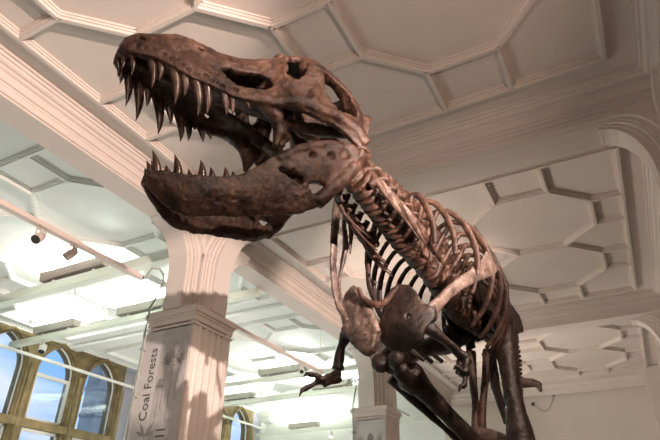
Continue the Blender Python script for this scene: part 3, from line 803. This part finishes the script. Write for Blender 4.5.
# left side
LC = np.array([-1.13, 3.22, 1.29])
PXL = lambda L, Y: [from_px(x, y, Y+dy) for x, y, dy in L]
cor = PXL([(391, 291, .02), (399, 285, 0), (409, 285, 0), (417, 293, 0), (423, 304, 0), (436, 309, .02), (434, 320, .02), (426, 328, 0), (421, 343, -.04), (408, 352, -.06), (393, 351, -.06), (381, 342, -.04), (380, 327, -.02), (385, 308, 0)], 3.22)
PLY = [(391, 291), (399, 285), (409, 285), (417, 293), (423, 304), (436, 309), (434, 320), (426, 328), (421, 343), (408, 352), (393, 351), (381, 342), (380, 327), (385, 308)]
def csurf(u, v):
    e = min(1., ((u-406)/30)**2+((v-320)/34)**2)
    return from_px(u, v, 3.19+.05*e)
cv, cf = shell(csurf, np.arange(378, 438, 1.), np.arange(283, 354, 1.), lambda c, u, v: not inside((u, v), PLY) or (u-409)**2+(v-317)**2 < 6.5, .045)
mb = MB().add(cv, cf); mb.ball(from_px(430, 317, 3.26), (.05, .04, .045))
bone('coracoid', mb, M_BONE_D, voxel=.0095, rough=.5)
A = [from_px(x, y, Y) for x, y, Y in ((426, 316, 3.24), (436, 306, 3.32), (447, 294, 3.42), (461, 283, 3.53), (475, 275, 3.64), (486, 268, 3.74), (493, 260, 3.8))]
mb = MB().tube(A, [(.055, .03), (.045, .026), (.04, .024), (.045, .022), (.055, .02), (.075, .018), (.095, .015)], 12, (.95, -.2, .25))
bone('scapula', mb, M_BONE_P, voxel=.009, rough=.35)['label'] = 'pale shoulder blade lying across the ribs'
# right side
cor = [from_px(x, y, Y) for x, y, Y in ((346, 296, 3.25), (352, 289, 3.25), (360, 292, 3.22), (365, 303, 3.2), (372, 315, 3.18), (378, 334, 3.15), (375, 350, 3.12), (367, 356, 3.12), (357, 350, 3.15), (349, 338, 3.2), (342, 318, 3.25))]
mb = MB().plate(cor, (-.4, -.9, .2), .05); mb.tube([cor[1], cor[3], cor[5]], [.03, .035, .03]); mb.ball(from_px(349, 330, 3.22), .055)
bone('coracoid', mb, M_BONE_P, voxel=.009, rough=.9)['label'] = 'pale knobbly shoulder bone'
B = [from_px(x, y, Y) for x, y, Y in ((350, 322, 3.22), (340, 308, 3.22), (335, 290, 3.2), (333, 265, 3.18), (334, 240, 3.15), (336, 215, 3.12), (339, 198, 3.1))]
mb = MB().tube(B, [(.03, .05), (.022, .04), (.018, .035), (.017, .035), (.018, .04), (.02, .045), (.02, .05)], 10, (.2, .9, 0))
bone('scapula', mb, M_BONE_P, voxel=.009, rough=.5)
B2 = [from_px(x, y, Y) for x, y, Y in ((346, 200, 3.2), (344, 225, 3.22), (346, 245, 3.24), (343, 262, 3.24), (339, 280, 3.24), (341, 300, 3.22))]
bone('front_rib', MB().tube(B2, [.02, .022, .026, .022, .018, .015], 8), M_BONE_P, voxel=.009, rough=.7)
B3 = [from_px(x, y, Y) for x, y, Y in ((352, 215, 3.15), (351, 236, 3.16), (350, 255, 3.16))]
bone('front_rib', MB().tube(B3, [.03, .02, .008], 8), M_BONE, voxel=.009, rough=.6)
wb = [from_px(x, y, 3.15) for x, y in ((358, 288), (362, 297), (369, 303), (377, 305), (385, 302), (392, 294), (398, 286))]
bone('wishbone', MB().tube(wb, [.018, .02, .022, .026, .022, .02, .016], 8), M_BONE, voxel=.008, rough=.3)
# left arm
h = [from_px(*q) for q in ((424, 325, 3.26), (431, 329, 3.28), (447, 342, 3.36), (460, 354, 3.42), (466, 359, 3.44))]
bone('humerus', MB().tube(h, [.05, .045, .028, .034, .042], 12), M_BONE_D, voxel=.008, rough=.4)
fa = [from_px(*q) for q in ((467, 360, 3.44), (466, 366, 3.40), (465, 372, 3.36))]
bone('forearm', MB().tube(fa, [.035, .022, .026], 10).tube([p+np.array([-.04, 0, .0]) for p in fa], [.03, .02, .024], 10), M_BONE_D, voxel=.0075, rough=.4)
def hand(base, fingers, mat):
    mb = MB().ball(base, (.04, .04, .03)); 
    for f in fingers: mb.tube(f[:3], [.02, .016, .02], 8)
    hd = bone('hand', mb, mat, voxel=.007, rough=.3)
    for f in fingers:
        a, b = np.array(f[2]), np.array(f[3]); m_ = (a+b)/2+np.array([0, 0, .018])
        o = bone('claw', MB().tube([a, m_, b], [.02, .014, .003], 8), mat, hd, voxel=.005, rough=.1, smooth=1)
hand(from_px(464, 373, 3.36), [[from_px(464, 374, 3.36), from_px(461, 371, 3.33), from_px(459, 369, 3.31), from_px(453, 370, 3.28)],
     [from_px(465, 375, 3.36), from_px(465, 381, 3.34), from_px(464, 386, 3.32), from_px(458, 393, 3.28)]], M_BONE_D)
# right arm
h = [from_px(*q) for q in ((352, 333, 3.22), (346, 336, 3.24), (341, 347, 3.26), (339, 360, 3.27), (338, 370, 3.27))]
bone('humerus', MB().tube(h, [.05, .046, .03, .036, .046], 12), M_BONE_D, voxel=.008, rough=.5)
fa = [from_px(*q) for q in ((339, 373, 3.27), (331, 376, 3.2), (324, 379, 3.13))]
bone('forearm', MB().tube(fa, [.034, .022, .027], 10).tube([p+np.array([0, .0, -.035]) for p in fa], [.034, .02, .024], 10), M_BONE_D, voxel=.0075, rough=.5)
hand(from_px(321, 380, 3.1), [[from_px(320, 378, 3.1), from_px(316, 375, 3.07), from_px(311, 375, 3.04), from_px(303, 377, 2.98)],
     [from_px(319, 381, 3.1), from_px(312, 385, 3.05), from_px(305, 389, 3.0), from_px(299, 397, 2.95)]], M_BONE_D)

# --- pelvis and legs
PH, RH = frame((SAC0+SAC1)/2)
HF = lambda a: a @ RH.T+PH
for sd in (1, -1):
    mb = MB().plate([(.55, sd*.17, .10), (.62, sd*.19, .26), (.45, sd*.17, .40), (.1, sd*.14, .46), (-.3, sd*.14, .42), (-.6, sd*.17, .26), (-.62, sd*.18, .08), (-.3, sd*.2, -.02), (-.05, sd*.22, -.05), (.15, sd*.22, -.06), (.3, sd*.21, .0)], (0, 1, .1), .05)
    mb.tube([(.3, sd*.22, .02), (.22, sd*.23, -.14)], [.07, .06]); mb.tube([(-.12, sd*.22, .0), (-.16, sd*.22, -.12)], [.06, .05])
    bone('ilium', mb, M_BONE_D, voxel=.013, rough=.6, F=HF)
HP = {1: PH+RH @ np.array([.08, .30, -.08]), -1: PH+RH @ np.array([.08, -.30, -.08])}
# pubis: two shafts that meet in a boot
for sd, top in ((1, (489, 350, 5.15)), (-1, (470, 352, 5.15))):
    a = from_px(*top); b = from_px(479+sd*4, 400, 5.1); c = from_px(478.5+sd*3, 446, 5.05)
    bone('pubis', MB().tube([a, (a+b)/2, b, c], [.06, .04, .034, .04], 10), M_BONE, voxel=.012, rough=.5)
bo = from_px(486, 438, 5.1)
bone('pubic_boot', MB().tube([bo+np.array([-.05, -.18, .02]), bo, bo+np.array([.06, .34, .02])], [.05, .085, .07], 12), M_BONE_P, voxel=.013, rough=.6)
for dx in (0, -9):
    i0, i1, i2 = from_px(488+dx, 352, 5.75), from_px(496+dx, 388, 5.85), from_px(507+dx*1.4, 424, 5.95)
    if dx == 0: bone('ischium', MB().tube([i0, i1, i2], [.075, .05, .034], 10), M_BONE_D, voxel=.012, rough=.4)
def leg(sd, hip, knee, ankle, mtp, toes_dir, mat):
    hip, knee, ankle, mtp = map(np.array, (hip, knee, ankle, mtp))
    d = knee-hip; side = np.array([1., -.15, 0])*sd
    mb = MB().tube([hip+d*u+np.array([0, -.05, 0])*math.sin(PI*u) for u in (0, .08, .2, .45, .7, .88, 1.0)], [.10, .11, .105, .08, .082, .11, .12], 14)
    mb.ball(hip-side*.10+np.array([0, 0, .03]), .085); mb.ball(hip+side*.03+np.array([0, .0, .08]), (.07, .08, .09))
    for s2 in (1, -1): mb.ball(knee+side*.075*s2+d/np.linalg.norm(d)*.04, (.075, .085, .08))
    bone('femur', mb, mat, voxel=.013, rough=.8)
    e = ankle-knee; k0 = knee+e/np.linalg.norm(e)*.13
    e = ankle-k0
    mb = MB().tube([k0+e*u-side*.03 for u in (0, .06, .2, .5, .8, .95, 1)], [(.115, .13), (.125, .14), (.085, .10), (.065, .065), (.07, .06), (.10, .07), (.10, .07)], 14, (0, -1, .2))
    mb.ball(k0-side*.03+np.array([0, -.09, -.02]), (.07, .07, .09))
    bone('tibia', mb, mat, voxel=.013, rough=.7)
    mb = MB().tube([k0+side*.12+e*.02, k0+side*.125+e*.25, k0+side*.095+e*.6, k0+side*.07+e*.97], [.06, .04, .026, .03], 10)
    bone('fibula', mb, mat, voxel=.012, rough=.5)
    f = mtp-ankle; ft = MB()
    for o in (-.085, 0, .085): ft.tube([ankle+side*o*.8+f*.02, ankle+side*o*.7+f*.5, mtp+side*o*1.25], [.062, .045, .058], 10)
    td = np.array(toes_dir, float); tips = []
    for o, L in ((-.4, .42), (0., .55), (.4, .42)):
        dr = td+side*o; dr /= np.linalg.norm(dr); b = mtp+side*o*.28
        pts = [b, b+dr*L*.4+np.array([0, 0, .015]), b+dr*L*.75, b+dr*L]
        ft.tube(pts, [.055, .05, .042, .036], 10); tips.append((pts[-1], dr))
    foot = bone('foot', ft, mat, voxel=.013, rough=.5)
    for p, dr in tips:
        dn = np.array([0, 0, -1.])
        bone('claw', MB().tube([p-dr*.02, p+dr*.09, p+dr*.16+dn*.05], [.036, .028, .006], 8), mat, foot, voxel=.008, rough=.15, smooth=1)
PLZ = .30-EYE
kneeR = from_px(391, 361, 4.2); ankR = from_px(492, 464, 4.85)
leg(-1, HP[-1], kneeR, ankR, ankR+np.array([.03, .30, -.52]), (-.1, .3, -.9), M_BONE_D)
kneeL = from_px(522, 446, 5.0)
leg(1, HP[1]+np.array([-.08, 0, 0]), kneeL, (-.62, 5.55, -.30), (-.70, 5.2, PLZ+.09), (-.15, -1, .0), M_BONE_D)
hk = [from_px(*q) for q in ((512, 379, 7.2), (524, 383, 7.2), (533, 383, 7.2), (539, 385, 7.2), (541, 392, 7.2))]
bone('tail_spine', MB().tube(hk, [.07, .065, .055, .045, .02], 10), M_BONE_P, voxel=.012, rough=.6)
PO = from_px(477.5, 420, 5.45)*np.array([1, 1, 0])
# steel post that carries the weight
bone('support_post', MB().tube([PO+np.array([0, 0, PH[2]-.05]), PO+np.array([0, 0, PLZ+.006])], .03, 12), M_DARK, voxel=.012, rough=0, smooth=1)

tag(obj('display_plinth', MB().box(-2.3, .35, 2.6, 8.8, 0, .30-.02).box(-2.25, .30, 2.65, 8.75, .27, .302), M_WOOD), 'low dark plinth on the floor under the tyrannosaur skeleton', 'plinth')

# ------------------------------------------------------------------ light
def spotlamp(name, loc, target, energy, col, size, ang, blend=.4):
    d = bpy.data.lights.new(name, 'SPOT'); d.energy = energy; d.color = col; d.shadow_soft_size = size; d.spot_size = math.radians(ang); d.spot_blend = blend
    o = bpy.data.objects.new(name, d); COL.objects.link(o); o.location = loc
    o.rotation_euler = (Vector(target)-Vector(loc)).to_track_quat('-Z', 'Y').to_euler(); return o
def area(name, loc, target, energy, col, sx, sy):
    d = bpy.data.lights.new(name, 'AREA'); d.energy = energy; d.color = col; d.shape = 'RECTANGLE'; d.size = sx; d.size_y = sy
    o = bpy.data.objects.new(name, d); COL.objects.link(o); o.location = loc
    o.rotation_euler = (Vector(target)-Vector(loc)).to_track_quat('-Z', 'Y').to_euler(); return o
WARM = (1., .76, .64)
def point(name, loc, energy, col, r):
    d = bpy.data.lights.new(name, 'POINT'); d.energy = energy; d.color = col; d.shadow_soft_size = r
    o = bpy.data.objects.new(name, d); COL.objects.link(o); o.location = loc; return o
point('key_lamp_near', (.32, -1.15, EYE+2.0), 120, WARM, .07)  # warm point lamp behind the camera, a little to its right
spotlamp('ceiling_fill_spot', W(.82, .9, 1.9), W(-1.9, 2.9, 4.4), 200, (1., .73, .61), .08, 84, .6)  # added lamp without a fitting, lights the first ceiling bay past the skull
spotlamp('ceiling_fill_spot', W(-4.3, 6.9, 1.4), W(-1.1, 8.9, 4.4), 330, (1., .80, .68), .10, 100, .7)  # added lamp hanging free in the hall, brightens the second ceiling bay
spotlamp('ceiling_fill_spot', W(-4.3, 13.2, 1.4), W(-1.0, 14.6, 4.4), 380, (1., .86, .76), .10, 100, .7)  # same kind of added fill for the far ceiling bay
spotlamp('track_spot_head', W(.85, 1.3, 3.2), W(-1.6, 1.9, 2.1), 250, (1., .74, .60), .05, 62)
spotlamp('track_spot_body', W(.85, 2.7, 3.3), W(-1.0, 4.3, 1.65), 460, (1., .74, .60), .05, 75)
spotlamp('pillar_spot', W(4.6, -.6, 1.2), W(-4.8, 5.6, 2.6), 6500, (1., .80, .72), .05, 15.5, .4)
spotlamp('cornice_fill_spot', W(4.6, -.6, 1.75), W(-5, 3.0, 4.2), 5000, (1., .78, .69), .06, 20, .7)  # added spot in the unseen right aisle to brighten the near left cornice
spotlamp('cornice_fill_spot', W(4.6, 7.6, 1.75), W(-5, 9.0, 4.2), 3200, (1., .78, .69), .06, 22, .7)  # second added spot, brightens the cornice beyond the beam
area('floor_bounce', (-1.5, 5., .35), (-1.5, 5., 6), 10, (1., .78, .66), 5.5, 14)
area('far_fill', (-1.5, 14.5, 1.2), (-1.5, 14.6, 6), 40, (1., .88, .78), 4.5, 4.)
area('aisle_fill', (-8.5, 9, 1.0), (-8.5, 9, 6), 400, (.95, 1., .93), 5, 15)

w = bpy.data.worlds.new('sky'); SC.world = w; w.use_nodes = True
N = w.node_tree.nodes; L = w.node_tree.links; bg = N['Background']
tc = N.new('ShaderNodeTexCoord'); mp = N.new('ShaderNodeMapping'); mp.inputs['Scale'].default_value = (1.5, 1.5, 5.); mp.inputs['Location'].default_value = (.3, .1, .2)
nz = N.new('ShaderNodeTexNoise'); nz.inputs['Scale'].default_value = 2.2; nz.inputs['Detail'].default_value = 7
rp = N.new('ShaderNodeValToRGB'); rp.color_ramp.elements[0].position = .42; rp.color_ramp.elements[0].color = (.30, .58, 1., 1); rp.color_ramp.elements[1].position = .62; rp.color_ramp.elements[1].color = (.85, .92, 1, 1)
L.new(tc.outputs['Generated'], mp.inputs['Vector']); L.new(mp.outputs[0], nz.inputs['Vector']); L.new(nz.outputs['Fac'], rp.inputs['Fac']); L.new(rp.outputs['Color'], bg.inputs['Color'])
bg.inputs['Strength'].default_value = 1.1

SC.view_settings.view_transform = 'Standard'; SC.view_settings.look = 'None'; SC.view_settings.gamma = 1; SC.view_settings.exposure = 0
SC.view_settings.use_curve_mapping = False
SC.cycles.use_denoising = True
SC.cycles.max_bounces = 8
